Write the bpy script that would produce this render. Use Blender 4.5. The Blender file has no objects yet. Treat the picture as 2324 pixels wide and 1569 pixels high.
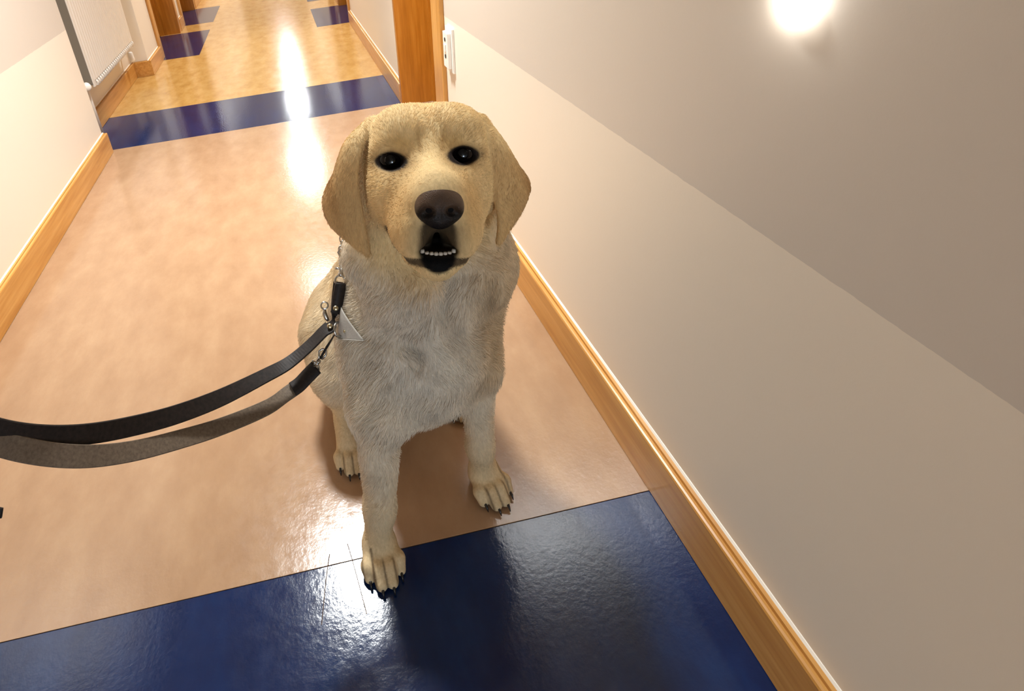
import bpy, bmesh, math, random
import numpy as np
from mathutils import Vector, Matrix

random.seed(7); RNG = np.random.default_rng(7)
scene = bpy.context.scene
COL = scene.collection

# ------------------------------------------------------------------ camera
FRAME_W, FRAME_H = 2324.0, 1569.0
F_PX, PP_X, PP_Y = 1297.35, 832.18, 380.20
cam_data = bpy.data.cameras.new('camera')
cam_data.sensor_fit = 'HORIZONTAL'; cam_data.sensor_width = 36.0
cam_data.lens = F_PX / FRAME_W * 36.0
cam_data.shift_x = (FRAME_W/2 - PP_X) / FRAME_W
cam_data.shift_y = -(FRAME_H/2 - PP_Y) / FRAME_W
cam_data.clip_start = 0.02
cam = bpy.data.objects.new('camera', cam_data); COL.objects.link(cam)
cam.matrix_world = Matrix(((0.98152180, 0.16853805, -0.09060838, 0.0),
                           (-0.15544431, 0.42614609, -0.89119951, 0.0),
                           (-0.11158862, 0.88881631, 0.44446996, 1.0),
                           (0, 0, 0, 1)))
scene.camera = cam

# ------------------------------------------------------------------ world and exposure
world = bpy.data.worlds.new('world'); scene.world = world; world.use_nodes = True
world.node_tree.nodes['Background'].inputs[0].default_value = (0.62, 0.74, 1.0, 1)
world.node_tree.nodes['Background'].inputs[1].default_value = 0.2
vs = scene.view_settings
vs.view_transform = 'Standard'; vs.look = 'None'; vs.gamma = 1.0; vs.use_curve_mapping = False
vs.exposure = 0.14
LAMP_W = 40.0              # each ceiling lamp
# unseen cool fill for the dog's chest, added behind the camera
win = bpy.data.lights.new('rear_fill_light', 'AREA'); win.shape = 'RECTANGLE'; win.size = 1.05; win.size_y = 1.25; win.energy = 125.0; win.color = (.70, .84, 1.0)
fill_o = bpy.data.objects.new('rear_fill_light', win); COL.objects.link(fill_o); fill_o.location = (-.21, -6.62, 1.45); fill_o.rotation_euler = (math.radians(90), 0, 0)
LAMP_COL = (0.94, 0.97, 0.975)

# ------------------------------------------------------------------ key dimensions (metres)
XL, XR = -0.9142, 0.4787          # faces of the skirting boards
BT = 0.020                        # skirting thickness
WL, WR = XL - BT, XR + BT         # wall planes
BH = 0.0995
ZP = 0.584                        # height of the paint border
CEIL = 2.4
Y_BACK, Y_END = -6.5, 15.0
Y_BLUE = 0.572; Y_S0, Y_S1 = 2.6485, 3.1467

# ------------------------------------------------------------------ helpers
def srgb(r, g, b):
    def c(v):
        v /= 255.0
        return v/12.92 if v <= 0.04045 else ((v+0.055)/1.055)**2.4
    return (c(r), c(g), c(b), 1.0)

def tag(o, label=None, cat=None, group=None, kind=None):
    if label: o['label'] = label
    if cat: o['category'] = cat
    if group: o['group'] = group
    if kind: o['kind'] = kind
    return o

def empty(name, loc=(0, 0, 0)):
    o = bpy.data.objects.new(name, None); COL.objects.link(o); o.location = loc
    o.empty_display_size = 0.05
    return o

def link(name, me, mat, parent=None, smooth=False):
    o = bpy.data.objects.new(name, me); COL.objects.link(o)
    if mat is not None and len(me.materials) == 0: me.materials.append(mat)
    if parent is not None:
        o.parent = parent
        o.matrix_parent_inverse = Matrix.Translation(-root_loc(parent))
    if smooth:
        for p in me.polygons: p.use_smooth = True
    return o

def root_loc(p):
    v = Vector((0, 0, 0))
    while p is not None:
        if p.parent is None: v = v + p.location
        p = p.parent
    return v

class MB:
    """collects shapes into one mesh; coordinates are world metres"""
    def __init__(self): self.v = []; self.f = []
    def add(self, vs, fs):
        n = len(self.v); self.v += [tuple(map(float, q)) for q in vs]; self.f += [tuple(n+i for i in q) for q in fs]; return self
    def box(self, x0, x1, y0, y1, z0, z1):
        vs = [(x, y, z) for x in (x0, x1) for y in (y0, y1) for z in (z0, z1)]
        return self.add(vs, [(0,1,3,2),(4,6,7,5),(0,4,5,1),(2,3,7,6),(0,2,6,4),(1,5,7,3)])
    def extrude_y(self, prof, y0, y1):
        n = len(prof)
        vs = [(x, y0, z) for x, z in prof] + [(x, y1, z) for x, z in prof]
        fs = [(i, (i+1) % n, n+(i+1) % n, n+i) for i in range(n)] + [tuple(range(n))[::-1], tuple(range(n, 2*n))]
        return self.add(vs, fs)
    def extrude_x(self, prof, x0, x1):
        n = len(prof)
        vs = [(x0, y, z) for y, z in prof] + [(x1, y, z) for y, z in prof]
        fs = [(i, (i+1) % n, n+(i+1) % n, n+i) for i in range(n)] + [tuple(range(n))[::-1], tuple(range(n, 2*n))]
        return self.add(vs, fs)
    def extrude_z(self, prof, z0, z1):
        n = len(prof)
        vs = [(x, y, z0) for x, y in prof] + [(x, y, z1) for x, y in prof]
        fs = [(i, (i+1) % n, n+(i+1) % n, n+i) for i in range(n)] + [tuple(range(n))[::-1], tuple(range(n, 2*n))]
        return self.add(vs, fs)
    def rings(self, rings, close=True, caps=True):
        n = len(rings[0]); vs = [q for r in rings for q in r]; fs = []
        for i in range(len(rings)-1):
            for j in range(n if close else n-1):
                k = (j+1) % n
                fs.append((i*n+j, i*n+k, (i+1)*n+k, (i+1)*n+j))
        if caps:
            fs.append(tuple(range(n))[::-1]); fs.append(tuple((len(rings)-1)*n+j for j in range(n)))
        return self.add(vs, fs)
    def tube(self, pts, r, seg=10, closed=False):
        pts = [Vector(p) for p in pts]; n = len(pts); rings = []
        rr = r if isinstance(r, (list, tuple)) else [r]*n
        up = None
        for i, p in enumerate(pts):
            if closed: t = pts[(i+1) % n] - pts[(i-1) % n]
            else: t = pts[min(i+1, n-1)] - pts[max(i-1, 0)]
            t.normalize()
            if up is None: up = Vector((0, 0, 1)) if abs(t.z) < .9 else Vector((1, 0, 0))
            a = t.cross(up).normalized(); b = a.cross(t).normalized(); up = b
            rings.append([p + (a*math.cos(2*math.pi*k/seg) + b*math.sin(2*math.pi*k/seg))*rr[i] for k in range(seg)])
        if closed: rings.append(rings[0]); return self.rings(rings, caps=False)
        return self.rings(rings)
    def lathe(self, base, axis, prof, seg=24):
        base = Vector(base); ax = Vector(axis).normalized()
        a = ax.orthogonal().normalized(); b = ax.cross(a)
        return self.rings([[base + ax*h + (a*math.cos(2*math.pi*k/seg) + b*math.sin(2*math.pi*k/seg))*max(r, 1e-5) for k in range(seg)] for r, h in prof])
    def build(self, name, mat, parent=None, smooth=False, bevel=0.0):
        me = bpy.data.meshes.new(name)
        off = root_loc(parent) if parent is not None else Vector((0, 0, 0))
        me.from_pydata([tuple(Vector(q) - off) for q in self.v], [], self.f)
        bm = bmesh.new(); bm.from_mesh(me)
        bmesh.ops.recalc_face_normals(bm, faces=bm.faces)
        if bevel:
            bmesh.ops.remove_doubles(bm, verts=bm.verts, dist=1e-6)
            bmesh.ops.bevel(bm, geom=[e for e in bm.edges if len(e.link_faces) == 2 and e.calc_face_angle() > .5], offset=bevel, segments=2, affect='EDGES', profile=.6)
        bm.to_mesh(me); bm.free()
        if mat is not None: me.materials.append(mat)
        o = bpy.data.objects.new(name, me); COL.objects.link(o)
        if parent is not None: o.parent = parent
        if smooth:
            for p in me.polygons: p.use_smooth = True
        return o

def struct(o): o['kind'] = 'structure'; return o

# ------------------------------------------------------------------ materials
def new_mat(name):
    m = bpy.data.materials.new(name); m.use_nodes = True
    nt = m.node_tree; bs = nt.nodes['Principled BSDF']
    return m, nt, bs
def N(nt, t, **kw):
    n = nt.nodes.new(t)
    for k, v in kw.items(): setattr(n, k, v)
    return n
def simple(name, col, rough=.5, metal=0.0, spec=.5):
    m, nt, bs = new_mat(name)
    bs.inputs['Base Color'].default_value = col; bs.inputs['Roughness'].default_value = rough
    bs.inputs['Metallic'].default_value = metal; bs.inputs['Specular IOR Level'].default_value = spec
    return m
def coords(nt, scale=(1, 1, 1)):
    g = N(nt, 'ShaderNodeNewGeometry'); mp = N(nt, 'ShaderNodeMapping'); mp.inputs['Scale'].default_value = scale
    nt.links.new(g.outputs['Position'], mp.inputs['Vector']); return mp.outputs['Vector']
def noise(nt, vec, scale, detail=4, rough=.55):
    n = N(nt, 'ShaderNodeTexNoise'); n.inputs['Scale'].default_value = scale; n.inputs['Detail'].default_value = detail; n.inputs['Roughness'].default_value = rough
    nt.links.new(vec, n.inputs['Vector']); return n.outputs['Fac']
def ramp(nt, fac, stops):
    r = N(nt, 'ShaderNodeValToRGB'); e = r.color_ramp.elements
    e[0].position, e[0].color = stops[0]; e[1].position, e[1].color = stops[-1]
    for p, c in stops[1:-1]:
        q = e.new(p); q.color = c
    nt.links.new(fac, r.inputs['Fac']); return r.outputs['Color']
def bump(nt, bs, height, strength=.1, dist=.01):
    b = N(nt, 'ShaderNodeBump'); b.inputs['Strength'].default_value = strength; b.inputs['Distance'].default_value = dist
    nt.links.new(height, b.inputs['Height']); nt.links.new(b.outputs['Normal'], bs.inputs['Normal'])

def lino(name, c_dark, c_mid, c_light, rough=.2, spec=.6):
    m, nt, bs = new_mat(name)
    v = coords(nt, (1.0, .55, 1)); f = noise(nt, v, 16, 7, .62)
    col = ramp(nt, f, [(.30, c_dark), (.5, c_mid), (.70, c_light)])
    nt.links.new(col, bs.inputs['Base Color'])
    f2 = noise(nt, coords(nt), 45, 5, .6)
    r = N(nt, 'ShaderNodeMapRange'); r.inputs['From Min'].default_value = .3; r.inputs['From Max'].default_value = .7
    r.inputs['To Min'].default_value = rough*.8; r.inputs['To Max'].default_value = rough*1.3
    nt.links.new(f2, r.inputs['Value']); nt.links.new(r.outputs[0], bs.inputs['Roughness'])
    bs.inputs['Specular IOR Level'].default_value = spec
    f3 = noise(nt, coords(nt), 120, 3, .6); bump(nt, bs, f3, .10, .002)
    return m
M_FLOOR = lino('linoleum_peach', srgb(158, 124, 94), srgb(166, 132, 101), srgb(174, 141, 109), .15)
M_FLOOR_FAR = lino('linoleum_ochre', srgb(176, 130, 66), srgb(194, 150, 84), srgb(204, 164, 100), .16)
M_BLUE = lino('linoleum_blue', srgb(6, 28, 66), srgb(8, 34, 76), srgb(14, 42, 86), .11, .5)
M_SEAM = simple('seam_dark', srgb(70, 48, 34), .8)

def wall_mat():
    m, nt, bs = new_mat('painted_wall_two_tone')
    g = N(nt, 'ShaderNodeNewGeometry'); sp = N(nt, 'ShaderNodeSeparateXYZ'); nt.links.new(g.outputs['Position'], sp.inputs[0])
    wob = noise(nt, coords(nt, (9, 9, 9)), 4, 3)
    ma = N(nt, 'ShaderNodeMath', operation='MULTIPLY_ADD'); ma.inputs[1].default_value = .004; nt.links.new(wob, ma.inputs[0]); nt.links.new(sp.outputs['Z'], ma.inputs[2])
    gt = N(nt, 'ShaderNodeMath', operation='GREATER_THAN'); gt.inputs[1].default_value = ZP + .002; nt.links.new(ma.outputs[0], gt.inputs[0])
    mx = N(nt, 'ShaderNodeMix', data_type='RGBA'); nt.links.new(gt.outputs[0], mx.inputs['Factor'])
    mx.inputs['A'].default_value = srgb(235, 224, 207); mx.inputs['B'].default_value = srgb(211, 201, 188)
    nt.links.new(mx.outputs['Result'], bs.inputs['Base Color'])
    bs.inputs['Roughness'].default_value = .42; bs.inputs['Specular IOR Level'].default_value = .4
    bump(nt, bs, noise(nt, coords(nt), 160, 3, .6), .05, .002)
    return m
M_WALL = wall_mat()
M_CEIL = simple('ceiling_white', srgb(222, 218, 210), .8)

def wood(name, c0, c1, c2, axis, rough=.32):
    m, nt, bs = new_mat(name)
    sc = {'y': (38, 2.2, 38), 'z': (38, 38, 2.2), 'x': (2.2, 38, 38)}[axis]
    f = noise(nt, coords(nt, sc), 1.6, 6, .6)
    nt.links.new(ramp(nt, f, [(.3, c0), (.5, c1), (.72, c2)]), bs.inputs['Base Color'])
    bs.inputs['Roughness'].default_value = rough
    bump(nt, bs, f, .08, .002)
    return m
M_SKIRT = wood('oak_skirting', srgb(186, 128, 58), srgb(202, 146, 74), srgb(216, 164, 94), 'y')
M_DOORWOOD = wood('oak_door', srgb(158, 96, 22), srgb(176, 110, 30), srgb(190, 126, 44), 'z')
M_CASING = wood('oak_casing', srgb(178, 122, 52), srgb(196, 140, 68), srgb(214, 162, 92), 'z')
M_CAULK = simple('white_caulk', srgb(244, 236, 222), .5)
M_RAD = simple('radiator_enamel', srgb(226, 218, 206), .35)
M_RADGAP = simple('radiator_inside', srgb(120, 112, 100), .6)
M_PLASTIC = simple('white_plastic', srgb(240, 236, 228), .3)
M_DARK = simple('dark_hole', srgb(20, 18, 16), .6)
M_STEEL = simple('brushed_steel', srgb(190, 188, 182), .25, 1.0)
M_BRASS = simple('dull_brass', srgb(196, 184, 150), .28, 1.0)
# ================================================================== THE ROOM
# floor: pieces of linoleum laid edge to edge, each with its own edges
floor = struct(MB().box(WL-.6, WR+.6, Y_BACK-.1, Y_END+.1, -.06, -.0045).build('floor', M_SEAM))
def sheet(name, mat, x0, x1, y0, y1):
    return MB().box(x0+.0006, x1-.0006, y0+.0006, y1-.0006, -.004, 0.0).build(name, mat, floor, bevel=.0005)
XA, XB = -1.3, .75
sheet('peach_linoleum', M_FLOOR, XA, XB, Y_BACK, Y_BLUE-.5)
sheet('blue_linoleum_band', M_BLUE, XA, XB, Y_BLUE-.5, Y_BLUE)
sheet('peach_linoleum', M_FLOOR, XA, XB, Y_BLUE, Y_S0)
sheet('blue_linoleum_band', M_BLUE, XA, XB, Y_S0, Y_S1)
# ochre floor beyond the strip, with blue inlays in front of each door
BXL, BXR = -.690, .216
LB = [(4.31, 5.20), (5.54, 6.40)]; RB = [(4.66, 5.46), (5.88, 6.70)]
sheet('ochre_linoleum', M_FLOOR_FAR, XA, XB, Y_S1, Y_END)
for x0, x1, bars in ((XA, BXL, LB), (BXR, XB, RB)):
    for a, b in bars:
        MB().box(x0, x1, a, b, -.0005, .0006).build('blue_linoleum_inlay', M_BLUE, floor)

# ceiling, end walls
struct(MB().box(WL-.6, WR+.6, Y_BACK-.1, Y_END+.1, CEIL, CEIL+.1).build('ceiling', M_CEIL))
struct(MB().box(WL-.6, WR+.6, Y_END, Y_END+.1, 0, CEIL).build('wall_back', M_WALL))
WX0, WX1, WZ0, WZ1 = -.76, .34, .80, 2.10
mb = MB(); mb.box(WL-.6, WX0, Y_BACK-.1, Y_BACK, 0, CEIL); mb.box(WX1, WR+.6, Y_BACK-.1, Y_BACK, 0, CEIL); mb.box(WX0, WX1, Y_BACK-.1, Y_BACK, 0, WZ0); mb.box(WX0, WX1, Y_BACK-.1, Y_BACK, WZ1, CEIL)
struct(mb.build('wall_front', M_WALL))
w1 = struct(empty('added_window', (-.21, Y_BACK-.05, WZ0)))  # unseen window, added to go with the cool fill light
for x0, x1, z0, z1 in ((WX0, WX0+.05, WZ0, WZ1), (WX1-.05, WX1, WZ0, WZ1), (WX0, WX1, WZ0, WZ0+.05), (WX0, WX1, WZ1-.05, WZ1), (-.23, -.19, WZ0, WZ1)):
    MB().box(x0, x1, Y_BACK-.07, Y_BACK-.02, z0, z1).build('added_window_frame', M_PLASTIC, w1)
MB().box(WX0-.05, WX1+.05, Y_BACK-.04, Y_BACK+.06, WZ0-.03, WZ0).build('added_window_sill', M_PLASTIC, w1)

TH = .24
DOOR_H = 2.04
def wall_run(mb, x0, x1, y0, y1, openings):
    y = y0
    for a, b in openings:
        mb.box(x0, x1, y, a, 0, CEIL); mb.box(x0, x1, a, b, DOOR_H, CEIL); y = b
    mb.box(x0, x1, y, y1, 0, CEIL)
D_R1 = (1.930, 2.640)
R_OPEN = [D_R1, (4.70, 5.46), (5.92, 6.68)]
mb = MB(); wall_run(mb, WR, WR+TH, Y_BACK, Y_END, R_OPEN)
struct(mb.build('wall_right', M_WALL))
# left wall: near run, radiator recess, far run
Y_C0, Y_C1 = 2.606, 3.95
RECX = -1.080
WL2 = -.970
L_OPEN = [(4.40, 5.27), (5.60, 6.40)]
struct(MB().box(WL-TH, WL, Y_BACK, Y_C0, 0, CEIL).build('wall_left', M_WALL))
struct(MB().box(RECX-.1, RECX, Y_C0, Y_C1, 0, CEIL).build('wall_recess', M_WALL))
mb = MB(); wall_run(mb, WL2-TH, WL2, Y_C1, Y_END, L_OPEN)
struct(mb.build('wall_left_far', M_WALL))

# skirting boards
def skirt_prof(x_wall, s):
    """profile from the wall outwards; s = +1 when the room lies towards +x"""
    p = [(0, .0013), (BT, .0013), (BT, BH-.004), (BT-.0015, BH-.001), (BT-.0045, BH), (BT-.0080, BH), (BT-.0090, BH-.004), (BT-.0105, BH-.004), (BT-.0115, BH+.0005), (0.003, BH+.0015), (0, BH+.0015)]
    return [(x_wall + s*a, b) for a, b in p]
def skirt(name, x_wall, s, runs):
    mb = MB()
    for y0, y1 in runs: mb.extrude_y(skirt_prof(x_wall, s), y0, y1)
    o = struct(mb.build(name, M_SKIRT))
    c = MB()
    for y0, y1 in runs:
        c.extrude_y([(x_wall, BH+.0012), (x_wall+s*.0035, BH+.0012), (x_wall+s*.0010, BH+.0045), (x_wall, BH+.0050)], y0, y1)
    c.build('caulk_bead', M_CAULK, o)
    return o
CW = .106   # casing width
skirt('baseboard_right', WR, -1, [(Y_BACK, D_R1[0]-CW), (D_R1[1]+.012, 4.70-.07), (5.46+.07, 5.92-.07), (6.68+.07, Y_END)])
skirt('baseboard_left', WL, 1, [(Y_BACK, Y_C0+.012)])
skirt('baseboard_recess', RECX, 1, [(Y_C0, Y_C1)])
skirt('baseboard_left_far', WL2, 1, [(Y_C1-BT, 4.40-.07), (5.27+.07, 5.60-.07), (6.40+.07, Y_END)])
mb = MB(); mb.extrude_x([(Y_C1-a, b) for a, b in [(0, 0), (BT, 0), (BT, BH-.004), (BT-.004, BH), (BT-.008, BH), (BT-.009, BH-.004), (BT-.0105, BH-.004), (BT-.0115, BH), (0, BH+.0015)]], RECX+BT, WL2)
struct(mb.build('baseboard_return', M_SKIRT))

# doors
def door(n, x_wall, s, y0, y1, cas_near, cas_far, leaf_in=.165, depth=.20):
    """s = direction from the wall into the door opening (+1: towards +x)"""
    d = struct(empty('door_%d' % n, (x_wall + s*leaf_in, (y0+y1)/2, 0)))
    def bx(a0, a1, *r):
        lo, hi = sorted((x_wall + s*a0, x_wall + s*a1)); return (lo, hi) + r
    t = .032
    MB().box(*bx(-.014, depth, y0, y0+.016, 0, DOOR_H)).build('jamb', M_CASING, d, bevel=.0015)
    MB().box(*bx(-.020, depth, y1-t, y1, 0, DOOR_H)).build('jamb', M_DOORWOOD, d, bevel=.0015)
    MB().box(*bx(-.014, depth, y0+.016, y1-t, DOOR_H-t, DOOR_H)).build('head_jamb', M_CASING, d, bevel=.0015)
    MB().box(*bx(leaf_in-.03, leaf_in, y0+.016, y0+.03, 0, DOOR_H-t)).build('door_stop', M_CASING, d)
    MB().box(*bx(leaf_in-.03, leaf_in, y1-t-.014, y1-t, 0, DOOR_H-t)).build('door_stop', M_DOORWOOD, d)
    lf = MB().box(*bx(leaf_in, leaf_in+.04, y0+.02, y1-t-.004, .006, DOOR_H-t-.004)).build('door_leaf', M_DOORWOOD, d, bevel=.002)
    hx = x_wall + s*(leaf_in - .001); hy = y0 + .09
    MB().tube([(hx, hy, 1.0), (hx - s*.045, hy, 1.0), (hx - s*.05, hy+.012, 1.0), (hx - s*.05, hy+.12, 1.0)], .009).build('door_handle', M_STEEL, lf, smooth=True)
    if cas_near: MB().box(*bx(-.016, 0, y0-cas_near, y0, 0, DOOR_H+cas_near)).build('casing', M_CASING, d, bevel=.003)
    if cas_far: MB().box(*bx(-.016, 0, y1, y1+cas_far, 0, DOOR_H+cas_far)).build('casing', M_CASING, d, bevel=.003)
    MB().box(*bx(-.016, 0, y0, y1, DOOR_H, DOOR_H+.07)).build('casing', M_CASING, d, bevel=.003)
    return d
door(1, WR, 1, D_R1[0], D_R1[1], CW-.004, .012)
door(2, WR, 1, 4.70, 5.46, .07, .07, .12, .2)
door(3, WR, 1, 5.92, 6.68, .07, .07, .12, .2)
door(4, WL2, -1, 4.40, 5.27, .07, .07, .15, .2)
door(5, WL2, -1, 5.60, 6.40, .07, .07, .15, .2)

# ------------------------------------------------------------------ ceiling lamps (above the frame, seen in the floor's sheen)
M_LAMPGLOW, nt, bs = new_mat('lamp_diffuser')
bs.inputs['Base Color'].default_value = (1, 1, 1, 1); bs.inputs['Emission Color'].default_value = LAMP_COL + (1,); bs.inputs['Emission Strength'].default_value = 9.0
def ceiling_lamp(y, label, w=LAMP_W, x=-.095, col=LAMP_COL, spread=112):
    t = empty('ceiling_lamp', (x, y, CEIL)); tag(t, label, 'lamp', 'round ceiling lamps along the corridor')
    MB().lathe((x, y, CEIL), (0, 0, -1), [(0, 0), (.17, 0), (.17, .022), (.16, .028), (0, .028)], 40).build('base', M_PLASTIC, t, smooth=False)
    MB().lathe((x, y, CEIL-.028), (0, 0, -1), [(0, 0), (.150, 0), (.150, .02), (.135, .04), (.10, .055), (.05, .062), (0, .064)], 40).build('diffuser', M_LAMPGLOW, t, smooth=True)
    ld = bpy.data.lights.new('lamp_light', 'AREA'); ld.shape = 'DISK'; ld.size = .30; ld.energy = w; ld.color = col; ld.spread = math.radians(spread)
    lo = bpy.data.objects.new('lamp_light', ld); COL.objects.link(lo); lo.parent = t; lo.location = (0, 0, -.10)
    return t
for y_, k_, w_ in ((1.82, 'nearest the dog', 1.0), (4.40, 'second along the corridor', .5), (7.0, 'third along the corridor', .95), (9.6, 'fourth along the corridor', 1.0), (12.2, 'farthest along the corridor', 1.1)):
    ceiling_lamp(y_, 'round white ceiling lamp ' + k_, LAMP_W*w_, spread=112 if y_ < 5 else 170)

# old scratches in the floor by the dog's paw
for pts in (((-.052, .600), (-.047, .570), (-.042, .535), (-.036, .490)), ((-.084, .590), (-.094, .550), (-.106, .490))):
    vs_ = []; fs_ = []
    for i, (x, y) in enumerate(pts): vs_ += [(x-.0007, y, .0003), (x+.0007, y, .0003), (x-.0007, y, -.0002), (x+.0007, y, -.0002)]
    for i in range(len(pts)-1):
        a = 4*i; fs_ += [(a, a+1, a+5, a+4), (a+2, a, a+4, a+6), (a+1, a+3, a+7, a+5)]
    MB().add(vs_, fs_).build('scratch', M_SEAM, floor)
# ================================================================== THE DOG (implicit surface -> one continuous mesh)
HO = np.array([0.1394471578985641, 0.6, 0.6964856897263811])
HM = np.array([[0.9759689972391221, -0.1663172556904462, 0.14079448457827132], [-0.20888953739218655, -0.8980349072588805, 0.3871672332631113], [-0.06204577017122627, 0.4072737111625705, 0.9111961625246929]])
HO = HO + HM @ np.array([-.003, 0, 0])
def H(p): return HO + HM @ np.asarray(p, float)          # head coordinates -> world
def toH(P): return (P - HO) @ HM
F32 = np.float32
FAR = .07
def _cull(P, lo, hi):
    lo = np.asarray(lo, F32)-FAR; hi = np.asarray(hi, F32)+FAR
    x, y, z = P[:, 0], P[:, 1], P[:, 2]
    return np.nonzero((x > lo[0]) & (x < hi[0]) & (y > lo[1]) & (y < hi[1]) & (z > lo[2]) & (z < hi[2]))[0]
def ell(P, c, r):
    c = np.asarray(c, F32); r = np.asarray(r, F32); i = _cull(P, c-r, c+r); d = np.full(len(P), FAR, F32)
    Q = P[i]; x = (Q[:, 0]-c[0])/r[0]; y = (Q[:, 1]-c[1])/r[1]; z = (Q[:, 2]-c[2])/r[2]
    k0 = np.sqrt(x*x+y*y+z*z); x /= r[0]; y /= r[1]; z /= r[2]
    d[i] = k0*(k0-1)/(np.sqrt(x*x+y*y+z*z)+F32(1e-9)); return d
def rcone(P, a, b, ra, rb):
    a = np.asarray(a, F32); b = np.asarray(b, F32); m = max(ra, rb); i = _cull(P, np.minimum(a, b)-m, np.maximum(a, b)+m); d = np.full(len(P), FAR, F32)
    Q = P[i]; u = (b-a); x = Q[:, 0]-a[0]; y = Q[:, 1]-a[1]; z = Q[:, 2]-a[2]
    h = np.clip((x*u[0]+y*u[1]+z*u[2])/F32(u@u), 0, 1)
    x -= h*u[0]; y -= h*u[1]; z -= h*u[2]
    d[i] = np.sqrt(x*x+y*y+z*z) - (F32(ra) + F32(rb-ra)*h); return d
def smin(a, b, k):
    h = np.maximum(k-np.abs(a-b), 0)/k
    return np.minimum(a, b) - h*h*k*.25
def smax(a, b, k): return -smin(-a, -b, k)
def U(lst, k):
    d = lst[0]
    for e in lst[1:]: d = smin(d, e, k)
    return d

# ---- ears: thin curved sheets given by their front and back edges (head coordinates)
EAR_L = ([(-.068,-.055,.052),(-.0840,-.038,.020),(-.0915,-.032,-.020),(-.0877,-.030,-.059),(-.0826,-.032,-.093),(-.0790,-.035,-.1190)],
         [(-.078,-.085,.046),(-.1050,-.085,.0216),(-.1219,-.090,-.0172),(-.1390,-.088,-.0532),(-.1310,-.078,-.0845),(-.0960,-.052,-.1110)])
EAR_R = ([(.0660,-.055,.052),(.0783,-.040,.0148),(.0836,-.035,-.0237),(.0859,-.035,-.0568),(.0896,-.040,-.0853),(.0879,-.045,-.1085)],
         [(.0740,-.085,.046),(.0975,-.085,.0168),(.1180,-.090,-.0131),(.1340,-.093,-.0392),(.1240,-.083,-.0659),(.0990,-.055,-.0940)])
def catmull(pts, n):
    p = np.array(pts); p = np.vstack([2*p[0]-p[1], p, 2*p[-1]-p[-2]]); m = len(pts)-1; out = []
    for s in np.linspace(0, m-1e-6, n):
        i = int(s); t = s-i; a, b, c, d = p[i:i+4]
        out.append(.5*((2*b)+(c-a)*t+(2*a-5*b+4*c-d)*t*t+(3*b-a-3*c+d)*t**3))
    return np.array(out)
def ear_samples(fr, bk):
    a, b = catmull(fr, 64), catmull(bk, 64); v = np.linspace(0, 1, 30)
    g = a[:, None, :]*(1-v)[None, :, None] + b[:, None, :]*v[None, :, None]
    sgn = np.sign(a[0, 0])
    bul = np.sin(v*np.pi)[None, :]*np.sin(np.linspace(.15, 1, 64)*np.pi)[:, None]
    g[..., 0] += sgn*.008*bul; g[..., 1] += .012*bul
    return (g.reshape(-1, 3) @ HM.T + HO).astype(F32)
EARS = [ear_samples(*EAR_L), ear_samples(*EAR_R)]
def ear_sdf(P, S):
    lo, hi = S.min(0)-.03, S.max(0)+.03
    m = np.all((P > lo) & (P < hi), 1); d = np.full(len(P), .03, F32)
    idx = np.nonzero(m)[0]; S2 = (S*S).sum(1)
    for i in range(0, len(idx), 4000):
        q = P[idx[i:i+4000]]
        dd = (q*q).sum(1)[:, None] + S2[None] - 2*q@S.T
        d[idx[i:i+4000]] = np.sqrt(np.maximum(dd.min(1), 0)) - .0042
    return d

def paw(P, wrist, ctr, *a):
    i = _cull(P, (ctr[0]-.05, ctr[1]-.07, 0), (ctr[0]+.05, ctr[1]+.05, wrist[2]+.03)); d = np.full(len(P), FAR, F32)
    if len(i): d[i] = _paw(P[i], wrist, ctr, *a)
    return d
def _paw(P, wrist, ctr, yaw, w=.034, L=.055, h=.030, r_w=.024):
    """wrist: top joint; ctr: middle of the paw on the ground; yaw: direction the toes point to"""
    cx, cy = ctr; f = np.array([math.sin(yaw), -math.cos(yaw), 0.]); s = np.array([math.cos(yaw), math.sin(yaw), 0.])
    base = np.array([cx, cy, 0.])
    knuckle = base + f*.006 + np.array([0, 0, h*.98])
    d = rcone(P, wrist, base - f*.012 + np.array([0, 0, h+.008]), r_w, w*.74)
    d = smin(d, rcone(P, base - s*w*.26 - f*.006 + np.array([0,0,h*.72]), base + s*w*.26 - f*.006 + np.array([0,0,h*.72]), h*.68, h*.68), .022)
    toes = []
    for o, fwd, r in ((-.80, .60, .0100), (-.28, .90, .0112), (.28, .90, .0112), (.80, .60, .0100)):
        a = base + s*o*w*.70 + f*L*.02 + np.array([0, 0, h*.80])
        k = base + s*o*w*1.0 + f*L*(fwd*.62) + np.array([0, 0, h*.72])
        b = base + s*o*w*1.02 + f*L*fwd + np.array([0, 0, r*.92])
        t = smin(rcone(P, a, k, r*.95, r*1.05), rcone(P, k, b, r*1.05, r*.9), .008)
        toes.append(t)
    tt = U(toes, .0012)
    d = smin(d, tt, .008)
    return smax(d, -(P[:, 2]), .004)

RF_CTR, RF_YAW = (.0015, .566), 0.03
LF_CTR, LF_YAW = (.211, .648), .22
RH_CTR, RH_YAW = (-.020, .770), -.05
LH_CTR, LH_YAW = (.205, .835), .25
def claws_of(ctr, yaw, w=.034, L=.055):
    f = np.array([math.sin(yaw), -math.cos(yaw), 0.]); s = np.array([math.cos(yaw), math.sin(yaw), 0.]); base = np.array([ctr[0], ctr[1], 0.])
    return [(base + s*o*w*1.03 + f*(L*fwd+.006) + np.array([0, 0, .0125]), f) for o, fwd in ((-.80, .60), (-.28, .90), (.28, .90), (.80, .60))]

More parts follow.
